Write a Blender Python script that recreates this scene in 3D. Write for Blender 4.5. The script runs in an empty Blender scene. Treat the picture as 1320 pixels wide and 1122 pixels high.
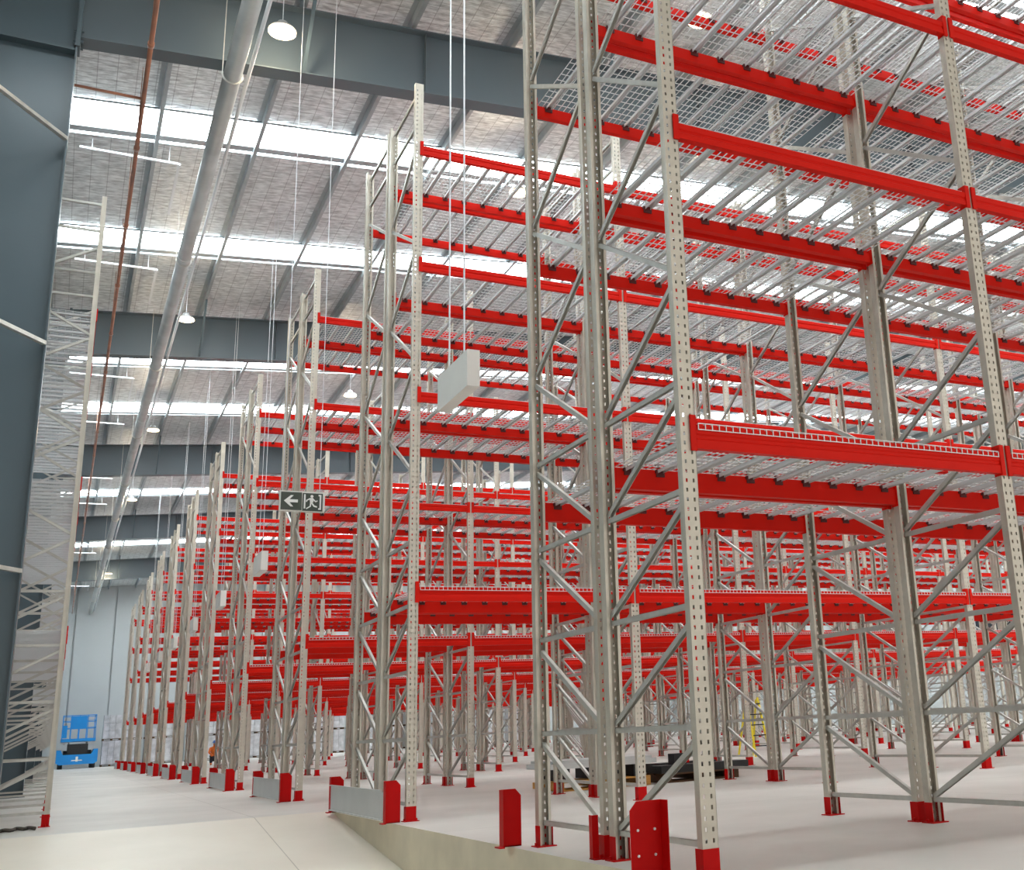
import bpy, bmesh, math, random
from mathutils import Vector, Matrix
random.seed(7)
S = bpy.context.scene
C = S.collection
PI = math.pi

# ------------------------------------------------------------------ mesh helper
class MB:
    def __init__(s): s.v = []; s.f = []; s.m = []; s.mi = 0
    def quad(s, a, b, c, d):
        n = len(s.v); s.v += [a, b, c, d]; s.f.append((n, n+1, n+2, n+3)); s.m.append(s.mi)
    def box(s, x0, x1, y0, y1, z0, z1):
        n = len(s.v)
        s.v += [(x0,y0,z0),(x1,y0,z0),(x1,y1,z0),(x0,y1,z0),(x0,y0,z1),(x1,y0,z1),(x1,y1,z1),(x0,y1,z1)]
        for q in ((0,3,2,1),(4,5,6,7),(0,1,5,4),(1,2,6,5),(2,3,7,6),(3,0,4,7)):
            s.f.append(tuple(n+i for i in q)); s.m.append(s.mi)
        return s
    def bar(s, a, b, w, h, up=(0,0,1)):
        a = Vector(a); b = Vector(b); d = (b-a).normalized(); u = Vector(up)
        r = d.cross(u)
        if r.length < 1e-4: r = d.cross(Vector((1,0,0)))
        r.normalize(); u = r.cross(d).normalized()
        n = len(s.v)
        for p in (a, b):
            for i, j in ((-1,-1),(1,-1),(1,1),(-1,1)):
                s.v.append(tuple(p + r*(i*w/2) + u*(j*h/2)))
        for q in ((0,1,2,3),(7,6,5,4),(0,4,5,1),(1,5,6,2),(2,6,7,3),(3,7,4,0)):
            s.f.append(tuple(n+i for i in q)); s.m.append(s.mi)
        return s
    def channel(s, a, b, w, h, up=(0,0,1), t=.003):
        # U section: web + two flanges, open towards +up
        a = Vector(a); b = Vector(b); d = (b-a).normalized(); u = Vector(up)
        r = d.cross(u).normalized(); u = r.cross(d).normalized()
        s.bar(a - u*(h/2-t/2), b - u*(h/2-t/2), w, t, u)
        for k in (-1, 1):
            o = r*(k*(w/2-t/2)); s.bar(a+o, b+o, t, h, u)
        return s
    def tube(s, a, b, r, n=12, r2=None, caps=True):
        a = Vector(a); b = Vector(b); d = (b-a).normalized()
        u = d.orthogonal().normalized(); w = d.cross(u); k = len(s.v); r2 = r if r2 is None else r2
        for p, rr in ((a, r), (b, r2)):
            for i in range(n):
                t = 2*PI*i/n; s.v.append(tuple(p + (u*math.cos(t)+w*math.sin(t))*rr))
        for i in range(n):
            j = (i+1) % n; s.f.append((k+i, k+j, k+n+j, k+n+i)); s.m.append(s.mi)
        if caps:
            s.f.append(tuple(k+i for i in range(n-1,-1,-1))); s.m.append(s.mi)
            s.f.append(tuple(k+n+i for i in range(n))); s.m.append(s.mi)
        return s
    def prism(s, pts, axis, a, b):
        # pts: 2D outline; axis 'x': pts are (y,z); 'y': (x,z); 'z': (x,y)
        def mk(p, t): return {'x': (t,p[0],p[1]), 'y': (p[0],t,p[1]), 'z': (p[0],p[1],t)}[axis]
        k = len(s.v); n = len(pts)
        s.v += [mk(p, a) for p in pts] + [mk(p, b) for p in pts]
        for i in range(n):
            j = (i+1) % n; s.f.append((k+i, k+j, k+n+j, k+n+i)); s.m.append(s.mi)
        s.f.append(tuple(k+i for i in range(n-1,-1,-1))); s.m.append(s.mi)
        s.f.append(tuple(k+n+i for i in range(n))); s.m.append(s.mi)
        return s
    def mesh(s, name, mats, smooth=False, fix=False, thick=0):
        me = bpy.data.meshes.new(name); me.from_pydata(s.v, [], s.f)
        if not isinstance(mats, (list, tuple)): mats = [mats]
        for m in mats: me.materials.append(m)
        for p, i in zip(me.polygons, s.m): p.material_index = i
        if fix or thick:
            bm = bmesh.new(); bm.from_mesh(me)
            bmesh.ops.remove_doubles(bm, verts=bm.verts, dist=1e-5)
            bmesh.ops.recalc_face_normals(bm, faces=bm.faces)
            if thick: bmesh.ops.solidify(bm, geom=bm.faces[:], thickness=thick)
            bm.to_mesh(me); bm.free()
        if smooth:
            for p in me.polygons: p.use_smooth = len(p.vertices) == 4
        me.update(); return me

def link(name, me, parent=None, loc=None, rotz=0):
    o = bpy.data.objects.new(name, me); C.objects.link(o)
    if parent: o.parent = parent
    if loc: o.location = loc
    if rotz: o.rotation_euler = (0, 0, rotz)
    return o
def tag(o, label, cat, group=None):
    o['label'] = label; o['category'] = cat
    if group: o['group'] = group
    return o
def thing(name, label, cat, loc=(0,0,0), rotz=0, group=None):
    return tag(link(name, None, None, loc, rotz), label, cat, group)
def struct(name, me):
    o = link(name, me); o['kind'] = 'structure'; return o
def copy_tree(o, parent=None):
    c = o.copy(); C.objects.link(c)
    if parent: c.parent = parent
    for ch in KIDS.get(o.name, []): copy_tree(ch, c)
    return c
KIDS = {}

# ------------------------------------------------------------------ materials
def mat(name, col, rough=.5, metal=0.0, noise=0, nscale=5, bump=0, bscale=40, emit=None, estr=0, col2=None, stretch=None):
    m = bpy.data.materials.new(name); m.use_nodes = True
    nt = m.node_tree; b = nt.nodes['Principled BSDF']
    b.inputs['Base Color'].default_value = (*col, 1); b.inputs['Roughness'].default_value = rough
    b.inputs['Metallic'].default_value = metal
    if emit:
        b.inputs['Emission Color'].default_value = (*emit, 1); b.inputs['Emission Strength'].default_value = estr
    tc = nt.nodes.new('ShaderNodeTexCoord'); mp = nt.nodes.new('ShaderNodeMapping')
    nt.links.new(tc.outputs['Object'], mp.inputs['Vector'])
    if stretch: mp.inputs['Scale'].default_value = stretch
    if noise:
        n = nt.nodes.new('ShaderNodeTexNoise'); n.inputs['Scale'].default_value = nscale; n.inputs['Detail'].default_value = 4
        nt.links.new(mp.outputs[0], n.inputs['Vector'])
        r = nt.nodes.new('ShaderNodeValToRGB')
        c2 = col2 or tuple(c*(1-noise) for c in col)
        r.color_ramp.elements[0].position = .3; r.color_ramp.elements[1].position = .7
        r.color_ramp.elements[0].color = (*c2, 1); r.color_ramp.elements[1].color = (*col, 1)
        nt.links.new(n.outputs['Fac'], r.inputs[0]); nt.links.new(r.outputs[0], b.inputs['Base Color'])
    if bump:
        n2 = nt.nodes.new('ShaderNodeTexNoise'); n2.inputs['Scale'].default_value = bscale; n2.inputs['Detail'].default_value = 3
        nt.links.new(mp.outputs[0], n2.inputs['Vector'])
        bp = nt.nodes.new('ShaderNodeBump'); bp.inputs['Strength'].default_value = bump
        nt.links.new(n2.outputs['Fac'], bp.inputs['Height']); nt.links.new(bp.outputs[0], b.inputs['Normal'])
    return m

M = {}
M['galv']   = mat('galvanised_steel', (.63,.58,.495), .42, .35, .16, 6)
M['brace']  = mat('galvanised_brace', (.60,.585,.54), .38, .4, .15, 9)
M['wire']   = mat('zinc_wire', (.74,.75,.76), .4, .3)
M['red']    = mat('red_powder_coat', (.70,.010,.003), .5, 0, .06, 3)
M['redfoot']= mat('red_foot_paint', (.55,.003,.003), .45, 0, .1, 8)
M['barshade']   = mat('bar_end_shade', (.10,.012,.012), .6)  # dark colour stands in for the shadow where deck bars meet the beams
M['rail']   = mat('zinc_plate', (.60,.62,.62), .4, .3, .08, 3)
M['dark']   = mat('grey_structural_paint', (.085,.12,.14), .3, 0, .12, .6)
M['rafter'] = mat('grey_rafter_paint', (.10,.13,.15), .35, 0, .1, .5)
M['pipe']   = mat('zinc_duct', (.60,.61,.60), .32, .6, .2, 2)
M['copper'] = mat('orange_pipe_paint', (.46,.19,.11), .35, .2, .5, 2.2, col2=(.24,.12,.09))
M['rod']    = mat('white_conduit', (.74,.76,.78), .4, .3)
M['white']  = mat('white_sign_board', (.80,.78,.73), .5, 0, .04, 2)
M['purlin'] = mat('zinc_purlin', (.44,.48,.50), .4, .4, .2, 3)
M['lampb']  = mat('lamp_housing', (.5,.5,.5), .4, .3)
M['lampe']  = mat('lamp_lens', (1,.9,.7), .5, emit=(1,.84,.58), estr=1.7)
M['sky']    = mat('translucent_roof_sheet', (.9,.95,1), .5, emit=(.88,.97,1), estr=14)
M['signg']  = mat('dark_green_sign', (.055,.07,.055), .35)
M['signw']  = mat('sign_white', (.85,.85,.82), .5)
M['blue']   = mat('blue_machine_paint', (.01,.27,.72), .4, 0, .06, 2)
M['black']  = mat('black_rubber', (.02,.02,.022), .6, 0, .2, 10)
M['bluegl'] = mat('grey_machine_metal', (.45,.47,.5), .4, .3)
M['wood']   = mat('orange_timber', (.75,.38,.08), .6, 0, .35, 5, stretch=(1,8,8))
M['darkw']  = mat('brown_timber', (.12,.055,.02), .7, 0, .4, 6)
M['wrap']   = mat('stretch_wrap', (.62,.61,.63), .3, 0, .42, 3.2, bump=.6, bscale=9)
M['hiv']    = mat('orange_hi_vis', (.95,.22,.02), .6)
M['navy']   = mat('dark_trousers', (.03,.035,.05), .8)
M['skin']   = mat('skin', (.55,.33,.23), .6)
M['hat']    = mat('blue_helmet', (.1,.25,.65), .3)
M['yellow'] = mat('yellow_paint', (.85,.68,.02), .4)
M['glass']  = mat('dark_glass', (.03,.04,.05), .08)
M['bolt']   = mat('zinc_bolt', (.7,.7,.7), .3, .7)
M['cable']  = mat('grubby_rope', (.10,.085,.07), .9, 0, .5, 30)

for k_ in ('red','redfoot'): M[k_].node_tree.nodes['Principled BSDF'].inputs['Specular IOR Level'].default_value = .12
def floor_mat(name, c1, c2, jx=6.0, jy=6.21):
    m = bpy.data.materials.new(name); m.use_nodes = True; nt = m.node_tree; b = nt.nodes['Principled BSDF']; b.inputs['Specular IOR Level'].default_value = .35
    tc = nt.nodes.new('ShaderNodeTexCoord')
    n = nt.nodes.new('ShaderNodeTexNoise'); n.inputs['Scale'].default_value = .35; n.inputs['Detail'].default_value = 7; n.inputs['Roughness'].default_value = .6
    r = nt.nodes.new('ShaderNodeValToRGB'); r.color_ramp.elements[0].position = .35; r.color_ramp.elements[1].position = .68
    r.color_ramp.elements[0].color = (*c1, 1); r.color_ramp.elements[1].color = (*c2, 1)
    nt.links.new(tc.outputs['Object'], n.inputs['Vector']); nt.links.new(n.outputs['Fac'], r.inputs[0])
    br = nt.nodes.new('ShaderNodeTexBrick'); br.offset = 0; br.inputs['Scale'].default_value = 1
    br.inputs['Brick Width'].default_value = jx; br.inputs['Row Height'].default_value = jy
    br.inputs['Mortar Size'].default_value = .006; br.inputs['Color1'].default_value = (1,1,1,1); br.inputs['Color2'].default_value = (1,1,1,1)
    br.inputs['Mortar'].default_value = (.62,.6,.57,1)
    mp = nt.nodes.new('ShaderNodeMapping'); mp.inputs['Location'].default_value = (1.1, 1.6, 0)
    nt.links.new(tc.outputs['Object'], mp.inputs['Vector']); nt.links.new(mp.outputs[0], br.inputs['Vector'])
    mx = nt.nodes.new('ShaderNodeMix'); mx.data_type = 'RGBA'; mx.blend_type = 'MULTIPLY'; mx.inputs[0].default_value = 1
    nt.links.new(r.outputs[0], mx.inputs[6]); nt.links.new(br.outputs['Color'], mx.inputs[7])
    nt.links.new(mx.outputs[2], b.inputs['Base Color'])
    n3 = nt.nodes.new('ShaderNodeTexNoise'); n3.inputs['Scale'].default_value = 1.3; n3.inputs['Detail'].default_value = 5
    mr = nt.nodes.new('ShaderNodeMapRange'); mr.inputs[3].default_value = .28; mr.inputs[4].default_value = .5
    nt.links.new(tc.outputs['Object'], n3.inputs['Vector']); nt.links.new(n3.outputs['Fac'], mr.inputs[0]); nt.links.new(mr.outputs[0], b.inputs['Roughness'])
    return m
M['floor'] = floor_mat('polished_concrete', (.53,.50,.455), (.66,.625,.575))
M['ramp']  = floor_mat('ramp_concrete', (.64,.57,.475), (.75,.68,.575), 30, 30)
M['kerb']  = mat('kerb_concrete', (.78,.69,.52), .8, 0, .15, 2.5, bump=.15, bscale=14)
M['panel'] = mat('precast_wall_panel', (.52,.54,.54), .75, 0, .08, .4)
M['clad']  = mat('grey_wall_cladding', (.42,.47,.50), .5, 0, .08, .4)

def foil_mat():
    m = bpy.data.materials.new('silver_roof_insulation_foil'); m.use_nodes = True; nt = m.node_tree; b = nt.nodes['Principled BSDF']
    tc = nt.nodes.new('ShaderNodeTexCoord')
    mp = nt.nodes.new('ShaderNodeMapping'); mp.inputs['Scale'].default_value = (2.2, 6, 1)
    n = nt.nodes.new('ShaderNodeTexNoise'); n.inputs['Scale'].default_value = 2.4; n.inputs['Detail'].default_value = 6
    nt.links.new(tc.outputs['Object'], mp.inputs['Vector']); nt.links.new(mp.outputs[0], n.inputs['Vector'])
    r = nt.nodes.new('ShaderNodeValToRGB'); r.color_ramp.elements[0].position = .3; r.color_ramp.elements[1].position = .62
    r.color_ramp.elements[0].color = (.46,.475,.475,1); r.color_ramp.elements[1].color = (.86,.885,.885,1)
    nt.links.new(n.outputs['Fac'], r.inputs[0])
    br = nt.nodes.new('ShaderNodeTexBrick'); br.offset = 0; br.inputs['Scale'].default_value = 1
    br.inputs['Brick Width'].default_value = .30; br.inputs['Row Height'].default_value = .15; br.inputs['Mortar Size'].default_value = .007
    br.inputs['Color1'].default_value = (1,1,1,1); br.inputs['Color2'].default_value = (.93,.93,.93,1); br.inputs['Mortar'].default_value = (.62,.61,.61,1)
    nt.links.new(tc.outputs['Object'], br.inputs['Vector'])
    mx = nt.nodes.new('ShaderNodeMix'); mx.data_type = 'RGBA'; mx.blend_type = 'MULTIPLY'; mx.inputs[0].default_value = 1
    nt.links.new(r.outputs[0], mx.inputs[6]); nt.links.new(br.outputs['Color'], mx.inputs[7]); nt.links.new(mx.outputs[2], b.inputs['Base Color'])
    b.inputs['Metallic'].default_value = .35; b.inputs['Roughness'].default_value = .42
    bp = nt.nodes.new('ShaderNodeBump'); bp.inputs['Strength'].default_value = .7; bp.inputs['Distance'].default_value = .05
    nt.links.new(n.outputs['Fac'], bp.inputs['Height']); nt.links.new(bp.outputs[0], b.inputs['Normal'])
    return m
M['foil'] = foil_mat()

# ------------------------------------------------------------------ pallet racks
W = 2.70; D = 1.235; PITCH = 6.21; TOP = 8.69; GAP = .09
PW, PD = .10, .062

def post_mesh(holes):
    # open C upright, perforated face at y=0, open towards +y
    m = MB(); h = PW/2
    if holes:
        xs = [-h, -.031, -.018, .018, .031, h]; p = .06; n = int(TOP/p)
        for k in range(n):
            z0, z1, z2 = k*p, k*p+.024, (k+1)*p
            if k == n-1: z2 = TOP
            for i in range(5):
                if i in (1, 3): continue
                m.quad((xs[i],0,z0),(xs[i+1],0,z0),(xs[i+1],0,z1),(xs[i],0,z1))
            for i in range(5): m.quad((xs[i],0,z1),(xs[i+1],0,z1),(xs[i+1],0,z2),(xs[i],0,z2))
    else: m.quad((-h,0,0),(h,0,0),(h,0,TOP),(-h,0,TOP))
    for s in (-1, 1):
        m.quad((s*h,0,0),(s*h,PD,0),(s*h,PD,TOP),(s*h,0,TOP))
        m.quad((s*h,PD,0),(s*(h-.022),PD,0),(s*(h-.022),PD,TOP),(s*h,PD,TOP))
    me = m.mesh('upright_post', M['galv'], fix=False)
    bm = bmesh.new(); bm.from_mesh(me); bmesh.ops.remove_doubles(bm, verts=bm.verts, dist=1e-5)
    bmesh.ops.recalc_face_normals(bm, faces=bm.faces)
    bmesh.ops.solidify(bm, geom=bm.faces[:], thickness=.0025); bm.to_mesh(me); bm.free()
    return me
POST_HI, POST_LO = post_mesh(True), post_mesh(False)

def foot_mesh():
    m = MB()
    m.box(-.072,.085,-.018,.115,0,.008)
    m.box(-.054,.054,-.005,.0,.008,.15); m.box(-.054,-.050,0,.085,.008,.15); m.box(.050,.054,0,.085,.008,.15)
    for x in (-.062,.07): m.tube((x,.04,.008),(x,.04,.03),.009,8)
    return m.mesh('base_plate', M['redfoot'])
FOOT = foot_mesh()

def brace_mesh():
    # bracing of one frame, perforated faces at y=0 and y=D; diagonals low at y=D, high at y=0
    m = MB(); a, b = .06, D-.06; x = 0
    def H(z): m.channel((x,a,z),(x,b,z),.031,.036,(0,0,-1))
    def G(za, zb): m.channel((x,b,za),(x,a,zb),.031,.036,(0,0,-1))
    for z in (.17,.82,1.53,2.245,2.95,8.15,8.57): H(z)
    for za, zb in ((.19,.74),(.86,1.44),(1.58,2.17),(2.28,2.88),(3.0,3.64),(4.42,5.04),(5.86,6.50),(7.24,7.88)): G(za, zb)
    for za, zb in ((4.37,3.72),(5.80,5.10),(7.18,6.56)): G(za, zb)
    return m.mesh('upright_frame', M['brace'])
BR = brace_mesh()
def mirror_y(me, name):
    c = me.copy(); c.name = name
    for v in c.vertices: v.co.y = D - v.co.y
    c.flip_normals(); return c
BRM = mirror_y(BR, 'upright_frame_rear')

def beam_mesh(h):
    # profile in (y,z), face at y=-.012 ; ledge on inner side
    m = MB()
    q = h/2
    prof = [(-.012,-q),(-.012,-q*.25),(-.004,-q*.12),(-.004,q*.12),(-.012,q*.25),(-.012,q),(.026,q),(.026,q-.028),(.042,q-.028),(.042,-q)]
    m.prism(prof, 'x', .052, W-.052)
    for s, x0 in ((1, 0), (-1, W)):
        a, b = sorted((x0+s*.014, x0+s*.056)); m.box(a, b, -.018,-.004,-q-.015, q+.06)
        a, b = sorted((x0+s*.0515, x0+s*.0555)); m.box(a, b, -.018,.06,-q-.015, q+.06)
    return m.mesh('load_beam', M['red'], fix=False)
BEAM, BEAM1 = beam_mesh(.112), beam_mesh(.155)
def flipbeam(me):
    c = me.copy()
    for v in c.vertices: v.co.y = -v.co.y
    c.flip_normals(); return c
BEAMR, BEAM1R = flipbeam(BEAM), flipbeam(BEAM1)

def deck_mesh(lip):
    # z=0 is the beam top; front at y=0, back at D ; the lowest deck has a wire lip over the front beam
    m = MB(); x0, x1 = .07, W-.07; n = 10
    for i in range(n):
        x = x0+.10 + (x1-x0-.20)*i/(n-1)
        m.channel((x,.046,-.014),(x,D-.046,-.014),.046,.026,(0,0,-1),.003)
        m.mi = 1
        m.box(x-.034,x+.034,.0265,.052,-.056,-.001); m.box(x-.034,x+.034,D-.052,D-.0265,-.056,-.001)  # added dark blocks imitate the shaded notch at each bar end
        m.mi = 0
    r = .0055; nw = 50; a, b = (-.018 if lip else .0), D
    for i in range(nw+1):
        x = x0 + (x1-x0)*i/nw
        m.box(x-r/2,x+r/2,a,b,0,r)
        if lip: m.box(x-r/2,x+r/2,-.021,-.021+r,-.036,r)
    ny = 13
    for j in range(ny+1):
        y = a+.004 + (b-a-.008)*j/ny; m.box(x0,x1,y-r/2,y+r/2,r,2*r)
    if lip: m.box(x0,x1,-.024,-.024+r,-.036,-.036+r)
    return m.mesh('wire_deck', [M['wire'], M['barshade']])
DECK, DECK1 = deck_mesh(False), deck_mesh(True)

def rack(label, x0, y0, nb, levels, rear=False, hi=False, rot=0, group='pallet racks with red beams'):
    r = thing('pallet_rack', label, 'pallet rack', (x0, y0, 0), rot, group)
    post = POST_HI if hi else POST_LO
    proto = None
    for i in range(nb+1):
        if proto is None:
            f = link('upright_frame', BRM if rear else BR, r)
            p1 = link('upright_post', post, f); p2 = link('upright_post', post, f, (0,D,0), PI)
            b1 = link('base_plate', FOOT, f); b1['label'] = 'red base plate and collar'
            b2 = link('base_plate', FOOT, f, (0,D,0), PI); b2['label'] = 'red base plate and collar'
            proto = (f, [p1,p2,b1,b2])
        else:
            f = proto[0].copy(); C.objects.link(f); f.parent = r
            for c in proto[1]:
                k = c.copy(); C.objects.link(k); k.parent = f
        f.location = (i*W, 0, 0)
    for li, z in enumerate(levels):
        big = li == 0; h = .155 if big else .112
        for i in range(nb):
            a = link('load_beam', BEAM1 if big else BEAM, r, (i*W, 0, z))
            b = link('load_beam', BEAM1R if big else BEAMR, r, (i*W, D, z))
            if not (i or li): a['label'] = 'red beam'
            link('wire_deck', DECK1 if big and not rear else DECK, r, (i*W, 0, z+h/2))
    return r

ORD = ['first','second','third','fourth','fifth','sixth','seventh','eighth','ninth','tenth','eleventh']
NB = [3,5,7,9,11,12,12,12,12,12,12]
LV1 = [2.575, 4.726, 6.285, 7.775]
LV = [2.355, 4.618, 6.24, 7.775]
extra = ['nearest the camera, resting on the slab by the ramp', 'behind the first aisle, beside the ramp head']
for k in range(11):
    y = PITCH*k; lv = LV1 if k == 0 else LV
    rack('galvanised pallet rack with red beams, front half of the %s double row from camera' % ORD[k], 0, y, NB[k], lv, False, k < 4)
    rack('galvanised pallet rack with red beams, rear half of the %s double row from camera' % ORD[k], 0, y+D+GAP, NB[k], lv, True, k < 4)
# racks standing between the steel columns along the left wall, running away from the camera
for k, l in enumerate(('nearest run, beside the big dark column', 'second run between steel columns', 'third run between steel columns', 'farthest run between steel columns')):
    rack('galvanised pallet rack by left wall, ' + l, -3.285, 10.95+14.25*k, 4, [2.36, 4.4, 6.85], False, k == 0, PI/2, group='pallet racks along the left wall')

# ------------------------------------------------------------------ rack end guards
def guard_mesh(mir=1, h=.42, w=.17, bolts=True):
    # angle plate: face in xz plane, flange along y ; top outer corner chamfered
    m = MB()
    pts = [(0,0),(w,0),(w,h-.05),(w-.045,h),(0,h)]
    pts = [(p[0]*mir, p[1]) for p in pts]
    if mir < 0: pts = pts[::-1]
    m.prism(pts, 'y', 0, .006)
    a, b = sorted((-.006*mir, 0)); m.box(a, b, -.085, .006, 0, h)
    a, b = sorted((-.04*mir, .0)); m.box(a, b, -.10, .02, 0, .01)
    a, b = sorted((.0, w*mir)); m.box(a, b, 0, .04, 0, .008)
    m.mi = 1
    for bx in ((.045, w-.045) if bolts else ()):
        for bz in (.12, .26): m.tube((bx*mir,-.001,bz),(bx*mir,-.008,bz),.008,8)
    return m.mesh('corner_guard', [M['redfoot'], M['bolt']], fix=False)
GA, GB = guard_mesh(1, bolts=False), guard_mesh(-1, w=.20)
def lone_guard(me, loc, label):
    return tag(link('corner_guard', me, None, loc), label, 'rack guard', 'red corner guards')
lone_guard(GB, (-.16,.29,0), 'red angle guard with four bolts before the nearest rack post')
lone_guard(GA, (-.27,2.74,0), 'red angle guard standing alone left of the nearest rack, near the slab edge')
g = MB(); g.box(-.02,.02,0,.006,0,.28); g.box(-.026,-.020,0,.05,0,.28); g.box(-.026,.02,-.03,.06,0,.008)
tag(link('post_guard', g.mesh('post_guard', M['redfoot']), None, (-.096,1.36,0)), 'narrow red guard at the middle posts of the nearest rack', 'rack guard')
railm = MB(); railm.box(-.003,.003,.03,2.60,.03,.33); railm.box(-.02,.0,.03,2.60,.318,.33); railm.box(-.02,.0,.03,2.60,.03,.042)
RAIL = railm.mesh('guard_rail', M['rail'])
for k in range(1, 11):
    t = thing('end_barrier', 'red and grey guard barrier at the aisle end of the %s double rack row' % ORD[k], 'rack end barrier', (-.275, PITCH*k+.03, 0), 0, 'rack end barriers')
    a = link('corner_guard', GA, t); a['label'] = 'red near corner guard'
    b = link('corner_guard', GA, t, (0, 2.66, 0)); b['label'] = 'red far corner guard'
    c = link('guard_rail', RAIL, t); c['label'] = 'grey guard rail'

# ------------------------------------------------------------------ setting
YB = 81.5; XL = -5.15; XR = 44.0; YF = -13.0
m = MB(); m.box(XL, XR, 9.2, YB+.3, -.3, 0); m.box(-.2, XR, YF, 9.2, -1.9, 0)
me = m.mesh('floor', [M['floor'], M['kerb']])
for p in me.polygons:
    if p.normal.x < -.9 and p.center.y < 9: p.material_index = 1
struct('floor', me)
m = MB(); prof = [(9.2,-.3),(9.2,0),(-3,-1.464),(YF,-1.464),(YF,-1.9),(-3,-1.9)]
m.prism(prof[::-1], 'x', XL, -.2)
struct('ramp', m.mesh('ramp', M['ramp'], fix=True))
zr = lambda x: 11.92 + .075*(x+3.7)
m = MB()
n0, n1 = XL-.2, XR
m.v += [(n0,YF,zr(n0)),(n1,YF,zr(n1)),(n1,YB+.3,zr(n1)),(n0,YB+.3,zr(n0)),(n0,YF,zr(n0)+.1),(n1,YF,zr(n1)+.1),(n1,YB+.3,zr(n1)+.1),(n0,YB+.3,zr(n0)+.1)]
for q in ((0,3,2,1),(4,5,6,7),(0,1,5,4),(1,2,6,5),(2,3,7,6),(3,0,4,7)): m.f.append(q); m.m.append(0)
struct('ceiling', m.mesh('ceiling', M['foil']))
# purlins run away from the camera under the foil
px = -4.3; i = 0
while px < XR-1:
    i += 1
    z = zr(px)
    m = MB(); m.box(px-.004,px+.004,YF,YB,z-.19,z-.002); m.box(px,px+.065,YF,YB,z-.196,z-.190); m.box(px-.085,px,YF,YB,z-.010,z-.002)
    struct('trim_%d' % i, m.mesh('purlin', M['purlin']))
    px += 1.72
# translucent roof sheets
n = 0
ys = []
for k in range(-1, 6):
    for o in (4.15, 9.6):
        y = 9.85 + 14.25*k + o
        if YF+1 < y < YB-2: ys.append(y)
for y in ys:
    n += 1; m = MB()
    def strip(y0, y1, dz=.012, th=.008, mi=0):
        a, b = XL+.1, XR-.1; m.mi = mi; kk = len(m.v)
        m.v += [(a,y0,zr(a)-dz-th),(b,y0,zr(b)-dz-th),(b,y1,zr(b)-dz-th),(a,y1,zr(a)-dz-th),(a,y0,zr(a)-dz),(b,y0,zr(b)-dz),(b,y1,zr(b)-dz),(a,y1,zr(a)-dz)]
        for q in ((0,3,2,1),(4,5,6,7),(0,1,5,4),(1,2,6,5),(2,3,7,6),(3,0,4,7)): m.f.append(tuple(kk+i for i in q)); m.m.append(mi)
    strip(y-.1, y+.78, mi=0); strip(y+.98, y+1.12, mi=0)
    strip(y+.78, y+.98, .012, .07, 1); strip(y+1.12, y+1.15, .012, .05, 1); strip(y-.13,y-.1,.012,.03,1)
    struct('window_%d' % n, m.mesh('skylight', [M['sky'], M['purlin']]))
# back wall : precast panels with open joints
m = MB(); x = XL
while x < XR:
    m.box(x+.05, min(x+2.45, XR)-.05, YB, YB+.2, -.3, 16); x += 2.45
m.box(XL, XR, YB+.16, YB+.25, -.3, 16)
struct('wall_back', m.mesh('wall_back', M['panel']))
m = MB(); m.box(XL-.2, XL, YF, YB+.2, -1.9, 12.2)
y = YF
while y < YB:
    m.box(XL, XL+.03, y, y+.09, -1.4, 11.7); y += .3
struct('wall_left', m.mesh('wall_left', M['clad']))
m = MB(); m.box(XR, XR+.2, YF, YB+.2, -.3, 16.5)
y = YF
while y < YB: m.box(XR-.03, XR, y, y+.2, 0, 15.2); y += 1.2
struct('wall_right', m.mesh('wall_right', M['panel']))

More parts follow.
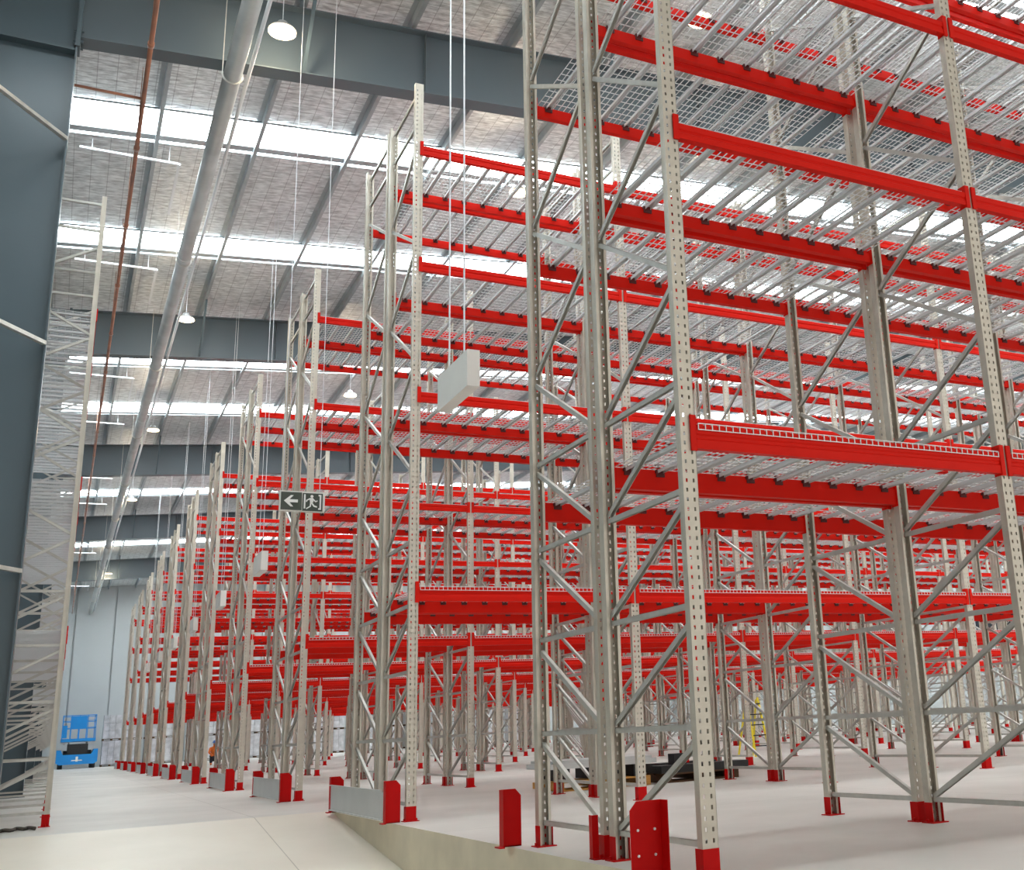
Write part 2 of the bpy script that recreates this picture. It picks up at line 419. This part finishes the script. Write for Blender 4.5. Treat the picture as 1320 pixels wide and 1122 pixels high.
# ------------------------------------------------------------------ portal frames
def portal(k, y):
    names = ['nearest the camera, filling the top left corner', 'second from the camera', 'third from the camera', 'fourth from the camera', 'fifth from the camera, close to the far wall']
    t = thing('portal_frame', 'dark grey steel portal frame, '+names[k], 'steel frame', (-3.82, y, 0), 0, 'steel portal frames')
    c = MB(); zt = zr(-3.82)-.26
    c.box(-1.04, -.02, .145, .157, 0, zt)                       # web
    c.box(-.02, 0, 0, .30, 0, zt-1.35); c.box(-1.06, -1.04, 0, .30, 0, zt-.05)
    c.box(-1.1, .04, -.03, .33, 0, .03)
    c.box(-1.04,-.02,.0,.30,zt-1.40,zt-1.38)
    link('column', c.mesh('column', M['dark']), t)
    r = MB(); L = XR+3.82
    for (a, b, w0, w1) in ((0, .02, 0, .30), (1.13, 1.15, 0, .30), (.02, 1.13, .145, .157)):
        zb = 10.47
        P = [(.03,w0,zb+a),(L,w0,zb+a+.075*L),(L,w1,zb+a+.075*L),(.03,w1,zb+a),(.03,w0,zb+b),(L,w0,zb+b+.075*L),(L,w1,zb+b+.075*L),(.03,w1,zb+b)]
        kk = len(r.v); r.v += P
        for q in ((0,3,2,1),(4,5,6,7),(0,1,5,4),(1,2,6,5),(2,3,7,6),(3,0,4,7)): r.f.append(tuple(kk+i for i in q)); r.m.append(0)
    x = 4.9
    while x < L-1:
        r.box(x-.006, x+.006, .03, .145, 10.49+.075*x, 11.59+.075*x); x += 5.16
    link('roof_beam', r.mesh('roof_beam', M['rafter']), t)
    e = MB(); e.box(0, .03, 0, .30, 10.33, zt)
    e.box(-.03, 0, 0, .30, 10.33, zt)
    for zb in (10.43, 10.60, 11.3, 11.45):
        for yy in (.06, .24):
            e.tube((-.065,yy,zb),(.065,yy,zb),.022,8)
    link('end_plate', e.mesh('end_plate', M['dark']), t)
    # fly struts under the beam
    s = MB()
    for x in (3.0, 7.9, 12.8):
        s.bar((x, .0, 10.50+.075*x), (x, -1.1, zr(x-3.82)-.24), .05, .05)
    f = link('fly_brace', s.mesh('fly_brace', M['dark']), t); f['label'] = 'slanting struts from beam flange to purlins'
    # horizontal braces from wall girt to inner column flange
    for z in (8.87, 5.95, 3.03):
        b = MB(); b.bar((-.02, -.02, z), (-1.33, -1.85, z), .06, .05)
        link('column_brace', b.mesh('column_brace', M['brace']), t)
    return t
for k in range(5): portal(k, 9.70 + 14.25*k)
# wall girts carry the braces
for z in (8.87, 5.95, 3.03):
    i += 1
    struct('trim_%d' % i, MB().box(XL+.03, XL+.06, YF, YB, z-.1, z+.1).mesh('girt', M['purlin']))

# ------------------------------------------------------------------ services under the roof
t = thing('duct', 'large galvanised round duct running the length of the cross aisle roof', 'duct', (-1.83, 0, 10.30))
link('duct_pipe', MB().tube((0,-6,0),(0,YB-.1,0),.125,20).mesh('duct_pipe', M['pipe'], smooth=True), t)
y = 9.55
while y < YB:
    h = MB(); zz = zr(-1.83)-.25-10.30
    for s in (-1, 1): h.bar((s*.14, 0, -.02), (s*.14, 0, zz if s < 0 else .05), .012, .012)
    nseg = 10
    for j in range(nseg):
        a0, a1 = PI + PI*j/nseg, PI + PI*(j+1)/nseg
        h.bar((.14*math.cos(a0),0,.14*math.sin(a0)),(.14*math.cos(a1),0,.14*math.sin(a1)),.03,.008,(0,1,0))
    link('duct_hanger', h.mesh('duct_hanger', M['brace']), t, (0, y, 0)); y += 7.125
for j in range(6):
    link('duct_collar', MB().tube((0,-.05,0),(0,.05,0),.133,20).mesh('duct_collar', M['pipe'], smooth=True), t, (0, 4+12.5*j, 0))
tag(link('conduit', MB().tube((-1.60,-6,10.42),(-1.60,YB-.1,10.42),.03,10).mesh('conduit', M['rod'], smooth=True)), 'thin white conduit running close along the right side of the round duct', 'pipe')
m = MB(); m.tube((-2.93,-6,10.28),(-2.93,YB-.1,10.28),.033,10)
y = 3
while y < YB-3: m.tube((-2.93,y-.05,10.28),(-2.93,y+.05,10.28),.045,10); m.bar((-2.93,y+.3,10.28),(-2.93,y+.3,zr(-2.93)-.02),.012,.012); y += 3.1
m.tube((-2.93,10.7,10.28),(-4.9,10.7,10.28),.022,8)
tag(link('sprinkler_pipe', m.mesh('sprinkler_pipe', M['copper'], smooth=True)), 'thin orange-brown sprinkler pipe running under the roof left of the duct', 'pipe')
for n, y in enumerate(ys[2:]):
    m = MB(); z = zr(-3)-.30
    m.bar((-3.8,y+1.30,z),(-2.12,y+1.30,z),.05,.04); m.bar((-2.12,y+1.30,z),(-2.12,y+3.6,z),.05,.04); m.bar((-2.12,y+3.6,z),(-2.12,y+3.6,z+.25),.03,.03)
    for xx in (-3.6,-2.3): m.bar((xx,y+1.30,z),(xx,y+1.30,zr(xx)-.02),.012,.012)
    tag(link('cable_tray', m.mesh('cable_tray', M['rod'])), 'thin white cable tray turning a corner below the roof, %s from the camera' % ORD[n], 'cable tray', 'cable trays beside the skylights')

# high bay lamps
def lamp_mesh():
    b = MB(); b.tube((0,0,.03),(0,0,.07),.20,20,.17); b.tube((0,0,.07),(0,0,.17),.10,16,.07)
    return b.mesh('housing', M['lampb'], smooth=True)
LH = lamp_mesh(); LL = MB().tube((0,0,0),(0,0,.03),.195,24).mesh('lens', M['lampe'])
lamps = [(-1.24,9.1,10.9,'nearest lamp above the cross aisle, in front of the first roof beam'),(-1.35,21.8,10.9,'second lamp along the cross aisle'),(-1.33,32.6,10.9,'third lamp along the cross aisle'),
 (-1.31,44.2,10.9,'fourth lamp along the cross aisle'),(-1.33,66.2,10.9,'small farthest lamp above the cross aisle'),
 (4.05,13.4,11.4,'lamp glowing between the second row posts and the nearest rack'),(4.03,28.4,11.4,'lamp seen between the second and third rack rows'),(4.6,6.9,11.4,'lamp glowing at the top edge through the wire decks'),
 (8.9,13.9,11.6,'lamp glimpsed through the decks right of the nearest post')]
for (x,y,z,l) in lamps:
    t = thing('high_bay_lamp', 'warm round '+l, 'lamp', (x,y,z), 0, 'round high bay lamps')
    link('housing', LH, t); link('lens', LL, t)['label'] = 'glowing warm lens'
    link('cable', MB().tube((0,0,.17),(0,0,zr(x)-z-.002),.006,6).mesh('cable', M['rod']), t)
    ld = bpy.data.lights.new('lamp_light', 'POINT'); ld.energy = 60; ld.color = (1,.82,.58); ld.shadow_soft_size = .16
    lo = bpy.data.objects.new('lamp_light', ld); C.objects.link(lo); lo.parent = t; lo.location = (0,0,-.25)

# hanging aisle boards
for k in (0, 2, 3, 4, 5, 6, 7):
    y = 4.76 if k == 0 else 5.18 + PITCH*k
    sw = (-.42, .05) if k == 3 else (-.22, .28)
    t = thing('aisle_sign', 'blank white aisle board hanging at the head of the %s aisle from the camera' % ORD[k], 'hanging sign', (0, y, 4.36), 0, 'white aisle boards')
    b = MB(); b.box(-.03,.10,-.5,.5,-.19,.19); link('board', b.mesh('board', M['white']), t)
    for s in sw:
        link('wire', MB().tube((.03,s,.19),(.03,s,zr(0)-4.365),.009 if k == 0 else .005,6).mesh('wire', M['rod']), t)['label'] = 'hanging wire'

# exit sign
t = thing('exit_sign', 'dark green hanging exit sign with white left arrow and running figure', 'exit sign', (-.715, 9.0, 3.905))
b = MB(); b.box(-.285,.285,0,.06,-.135,.135); link('case', b.mesh('case', M['white']), t)
b = MB(); b.box(-.272,-.01,-.006,0,-.118,.118); b.box(.0,.255,-.010,0,-.124,.112); link('panel', b.mesh('panel', M['signg']), t)
b = MB(); y0, y1 = -.014, -.010
b.prism([(-.235,0),(-.15,.075),(-.115,.075),(-.165,.02),(-.06,.02),(-.06,-.02),(-.165,-.02),(-.115,-.075),(-.15,-.075)], 'y', y0, y1)
link('arrow', b.mesh('arrow', M['signw']), t)
b = MB(); y0, y1 = -.018, -.012
b.tube((.115,y0,.07),(.115,y1,.07),.019,14)
b.prism([(.085,.045),(.13,.05),(.135,-.01),(.095,-.015)], 'y', y0, y1)
b.prism([(.085,.045),(.045,.02),(.04,-.005),(.055,-.005),(.06,.012),(.09,.028)], 'y', y0, y1)
b.prism([(.13,.045),(.165,.01),(.185,.02),(.19,.008),(.165,-.008),(.13,.02)], 'y', y0, y1)
b.prism([(.12,-.01),(.15,-.05),(.185,-.06),(.183,-.078),(.14,-.068),(.105,-.02)], 'y', y0, y1)
b.prism([(.095,-.01),(.09,-.06),(.045,-.09),(.05,-.105),(.105,-.068),(.112,-.015)], 'y', y0, y1)
b.prism([(.015,.095),(.035,.095),(.035,-.095),(.015,-.095)], 'y', y0, y1)
b.prism([(.20,.095),(.235,.095),(.235,-.105),(.20,-.105),(.20,-.085),(.215,-.085),(.215,.075),(.20,.075)], 'y', y0, y1)
link('running_figure', b.mesh('running_figure', M['signw']), t)
for s in (-.25, .22):
    link('wire', MB().tube((s,.03,.135),(s,.03,zr(-.7)-3.92),.005,6).mesh('wire', M['rod']), t)['label'] = 'hanging wire'

# ------------------------------------------------------------------ things on the floor
# blue platform lift
t = thing('scissor_lift', 'bright blue platform lift parked before the far wall', 'platform lift', (-1.95, 76.5, 0)); t.scale = (.93,.93,.86)
b = MB()
b.prism([(-1.25,.45),(-1.05,.30),(1.05,.30),(1.25,.45),(1.25,1.35),(1.0,1.35),(.85,1.0),(-.85,1.0),(-1.0,1.35),(-1.25,1.35)], 'y', 0, 3.2)
link('chassis', b.mesh('chassis', M['blue']), t)
b = MB(); b.box(-.62,.62,.1,3.0,1.0,1.75); b.box(-.85,.85,.4,2.6,1.0,1.3); link('engine', b.mesh('engine', M['black']), t)
b = MB()
for s in (-1, 1): b.box(s*.8-.16, s*.8+.16, .05, .5, 1.35, 1.7)
link('counterweight', b.mesh('counterweight', M['bluegl']), t)
for sx in (-1, 1):
    for yy in (.55, 2.6):
        link('wheel', MB().tube((sx*.98-.15,yy,.36),(sx*.98+.15,yy,.36),.36,18).mesh('wheel', M['black'], smooth=True), t)
b = MB()
for k in range(2):
    z0, z1 = 1.35+.28*k, 1.63+.28*k
    for xx in (-.55,.55): b.bar((xx,.3,z0),(xx,2.8,z1),.07,.09); b.bar((xx,.3,z1),(xx,2.8,z0),.07,.09)
link('scissor_arms', b.mesh('scissor_arms', M['bluegl']), t)
b = MB(); b.box(-1.05,1.05,0,3.1,1.92,2.14); b.box(-.5,.42,-.02,.02,2.85,3.75)
b.box(-1.02,-.72,0,.05,2.2,3.1)
for xx in (-1.0,-.5,0,.5,1.0):
    for yy in (.02, 3.05): b.bar((xx,yy,2.1),(xx,yy,3.8),.05,.05)
for zz in (2.9,3.4,3.8):
    for yy in (.02,3.05): b.bar((-1.0,yy,zz),(1.0,yy,zz),.05,.05)
    for xx in (-1.0,1.0): b.bar((xx,0,zz),(xx,3.07,zz),.05,.05)
link('platform', b.mesh('platform', M['blue']), t)
b = MB(); b.prism([(-.35,.55),(.35,.55),(.3,.62),(-.3,.62)],'y',-.01,0); b.box(-.07,.07,-.012,0,.5,.85)
link('badge', b.mesh('badge', M['signw']), t)

# wrapped loads by the far wall
def load_meshes():
    p = MB()
    for zz in (0, .105):
        for j in range(5): p.box(-.55,.55,-.55+.235*j,-.55+.235*j+.1,zz,zz+.022)
    for xx in (-.55,-.05,.45): p.box(xx,xx+.1,-.55,.49,.022,.105)
    l = MB()
    for a in range(3):
        for c_ in range(3):
            x = -.53+.355*a; l.box(x, x+.345, -.53, .5, .13+.5*c_, .13+.5*c_+.49)
    return p.mesh('pallet', M['darkw']), l.mesh('load', M['wrap'])
PALM, LOADM = load_meshes()
xs = [.0, 1.25, 2.5, 3.75, 5.1, 6.35, 7.6, 9.0, 10.4, 11.7, 13.0, 14.4, 15.8, 17.2, 18.6, 20.0, 22, 24, 26, 28]
for j, x in enumerate(xs):
    for s in range(2):
        if j == 0: lab = 'white wrapped pallet load right of the blue lift, %s of the two stacked' % ('lower' if s == 0 else 'upper')
        else: lab = 'white wrapped pallet load stacked against the far wall behind the racks, %s tier' % ('lower' if s == 0 else 'upper')
        t = thing('pallet_load', lab, 'wrapped pallet', (x, 78.6, 1.62*s), 0, 'wrapped loads beside the lift' if j == 0 else 'wrapped loads along the far wall, %s tier' % ('lower' if s == 0 else 'upper'))
        link('pallet', PALM, t); link('load', LOADM, t, (0,0,0))

# timber pallets with steel in the aisle behind the second row
def flat_pallet(L, Wd, mt):
    p = MB()
    nn = max(3, int(L/.9)+1)
    for a in range(nn): x = (L-.1)*a/(nn-1); p.box(x, x+.1, 0, Wd, .022, .11)
    for a in range(int(Wd/.2)): p.box(0, L, a*.2, a*.2+.13, .11, .132); p.box(0, L, a*.2, a*.2+.1, 0, .022) if a % 2 == 0 else None
    return p.mesh('timber_pallet', mt)
tag(link('timber_pallet', flat_pallet(1.45,.95,M['wood']), None, (2.85,9.12,0)), 'orange timber pallet on the floor behind the second rack row, under grey steel sheets', 'pallet')
tag(link('timber_pallet', flat_pallet(1.25,.95,M['darkw']), None, (4.55,9.12,0)), 'brown timber pallet on the floor under a black bundle, seen right of the middle posts', 'pallet')
tag(link('steel_stack', MB().box(2.75,4.4,9.1,10.05,.30,.37).box(2.8,4.35,9.15,10.0,.37,.41).mesh('steel_stack', M['rail'])), 'stack of grey steel sheets lying on the orange timber pallet', 'steel sheets')
m = MB()
for a in range(3): m.box(2.95+.55*a, 3.05+.55*a, 9.15, 10.0, .132, .30)
tag(link('bearer', m.mesh('bearer', M['black'])), 'black bearers between the orange pallet and the grey sheets', 'bearers')
m = MB(); m.box(4.5,6.0,9.15,9.55,.132,.24); m.box(4.6,5.7,9.6,9.95,.132,.26)
tag(link('black_bundle', m.mesh('black_bundle', M['black'])), 'black wrapped bundle lying on the brown timber pallet', 'bundle')
m = MB(); m.box(4.75,4.95,9.2,9.4,.242,.40); m.mi = 1; m.box(4.95,5.0,9.2,9.4,.262,.38)
tag(link('tool_case', m.mesh('tool_case', [M['black'], M['redfoot']])), 'small black tool case with red end on the black bundle', 'tool case')

# yellow step ladder in a far aisle
t = thing('step_ladder', 'yellow step ladder standing in the aisle behind the third rack row', 'ladder', (10.75, 16.1, 0)); t.scale = (.88,.88,.84)
b = MB()
for s in (-1, 1): b.bar((s*.22,0,0),(s*.16,.35,1.55),.05,.03)
link('front_rails', b.mesh('front_rails', M['yellow']), t)
b = MB()
for s in (-1, 1): b.bar((s*.22,.85,0),(s*.16,.42,1.5),.04,.03)
link('rear_rails', b.mesh('rear_rails', M['yellow']), t)
for k in range(5):
    f = (k+1)/5.6; link('step', MB().box(-.19,.19,.35*f-.03,.35*f+.08,1.55*f-.02,1.55*f+.01).mesh('step', M['black']), t)

# crouching worker
def skin_body(name, joints, edges, material, parent=None, sub=2):
    me = bpy.data.meshes.new(name); me.from_pydata([j[0] for j in joints], edges, []); me.materials.append(material)
    o = link(name, me, parent)
    md = o.modifiers.new('skin', 'SKIN'); md.use_smooth_shade = True
    for i, j in enumerate(joints):
        r = j[1]; me.skin_vertices[0].data[i].radius = (r, r)
    me.skin_vertices[0].data[0].use_root = True
    sd = o.modifiers.new('sub', 'SUBSURF'); sd.levels = 1; sd.render_levels = sub
    return o
P0 = (3.6, 54.5)
t = thing('person', 'person crouching in an orange hi-vis vest and blue helmet between far rack rows', 'person', (P0[0], P0[1], 0))
J = [((0,0,.36),.15),((0,-.06,.55),.15),((0,-.16,.76),.16),((0,-.19,.88),.06),((0,-.21,.97),.095),((0,-.21,1.06),.09),
     ((-.2,-.15,.8),.065),((-.27,-.32,.6),.05),((-.14,-.5,.48),.04),((-.11,-.57,.45),.035),
     ((.2,-.15,.8),.065),((.27,-.32,.6),.05),((.14,-.5,.46),.04),((.11,-.57,.43),.035),
     ((-.1,-.05,.33),.11),((-.15,-.42,.48),.085),((-.15,-.22,.1),.055),((-.15,-.4,.05),.045),
     ((.1,-.05,.33),.11),((.17,-.34,.16),.085),((.16,.1,.09),.055),((.16,.16,.05),.045)]
E = [(0,1),(1,2),(2,3),(3,4),(4,5),(2,6),(6,7),(7,8),(8,9),(2,10),(10,11),(11,12),(12,13),(0,14),(14,15),(15,16),(16,17),(0,18),(18,19),(19,20),(20,21)]
body = skin_body('body', J, E, M['hiv'], t)
JL = [((0,-.03,.35),.15)] + [(p, r+.012) for p, r in J[14:17]] + [(p, r+.012) for p, r in J[18:21]]
trousers = skin_body('trousers', JL, [(0,1),(1,2),(2,3),(0,4),(4,5),(5,6)], M['navy'], t)
vest = skin_body('vest', [((0,0,.40),.165),((0,-.06,.55),.17),((0,-.16,.76),.178),((0,-.185,.84),.10)], [(0,1),(1,2),(2,3)], M['hiv'], t)
face = skin_body('face', [((0,-.225,.95),.085),((0,-.235,1.02),.092),((0,-.235,1.06),.085),((0,-.33,.99),.018)], [(0,1),(1,2),(1,3)], M['skin'], t)
b = MB(); b.tube((0,-.22,1.05),(0,-.22,1.13),.125,16,.10); b.tube((0,-.22,1.13),(0,-.22,1.18),.10,16,.04); b.box(-.09,.09,-.40,-.30,1.05,1.065)
link('helmet', b.mesh('helmet', M['hat'], smooth=True), t)

# rope on the floor by the left rack foot
cu = bpy.data.curves.new('rope', 'CURVE'); cu.dimensions = '3D'; cu.bevel_depth = .022; cu.bevel_resolution = 2
sp = cu.splines.new('NURBS'); N = 70; sp.points.add(N-1)
for q in range(N):
    u = q/(N-1); x = -4.7+1.28*u; y = 10.45 + .16*math.sin(23*u)*(1-.6*u) + .08*math.sin(61*u+1)
    sp.points[q].co = (x, y, .017+.012*abs(math.sin(31*u)), 1)
sp.order_u = 3; sp.use_endpoint_u = True
cu.materials.append(M['cable'])
dg = bpy.data.objects.new('tmp', cu); C.objects.link(dg)
me = bpy.data.meshes.new_from_object(dg.evaluated_get(bpy.context.evaluated_depsgraph_get())); bpy.data.objects.remove(dg)
tag(link('rope', me), 'dark tangled rope lying on the floor before the left rack foot', 'rope')

# dark office windows high on the right wall
for k, y in enumerate((30, 33.5, 37, 40.5)):
    m = MB(); m.box(XR-.08, XR-.03, y, y+3, 4.6, 6.6); m.mi = 1
    m.box(XR-.12, XR-.03, y-.06, y, 4.5, 6.7); m.box(XR-.12, XR-.03, y+3, y+3.06, 4.5, 6.7); m.box(XR-.12,XR-.03,y,y+3,6.6,6.7); m.box(XR-.12,XR-.03,y,y+3,4.5,4.6)
    struct('window_%d' % (40+k), m.mesh('office_window', [M['glass'], M['rod']]))

# ------------------------------------------------------------------ light
w = bpy.data.worlds.new('world'); S.world = w; w.use_nodes = True
bg = w.node_tree.nodes['Background']; bg.inputs[0].default_value = (1,.96,.89,1); bg.inputs[1].default_value = 1.15

# ------------------------------------------------------------------ camera (fitted from the rack geometry)
f, pitch, yaw, roll = 1415.12, .2655, .5180, -.0546
fw = Vector((math.sin(yaw)*math.cos(pitch), math.cos(yaw)*math.cos(pitch), math.sin(pitch)))
rt = Vector((math.cos(yaw), -math.sin(yaw), 0)); up = rt.cross(fw)
r2 = rt*math.cos(roll) + up*math.sin(roll); u2 = -rt*math.sin(roll) + up*math.cos(roll)
cd = bpy.data.cameras.new('camera'); cam = bpy.data.objects.new('camera', cd); C.objects.link(cam)
mw = Matrix((r2, u2, -fw)).transposed().to_4x4(); mw.translation = Vector((-3.3139, -5.7697, .8546))
cam.matrix_world = mw
cd.sensor_fit = 'HORIZONTAL'; cd.sensor_width = 36; cd.lens = 36*f/1320
cd.shift_x = -221.02/1320; cd.shift_y = -15.96/1320
cd.clip_start = .05; cd.clip_end = 300
S.camera = cam
S.view_settings.view_transform = 'Standard'; S.view_settings.look = 'None'; S.view_settings.gamma = 1
S.view_settings.use_curve_mapping = False; S.view_settings.exposure = 0.12
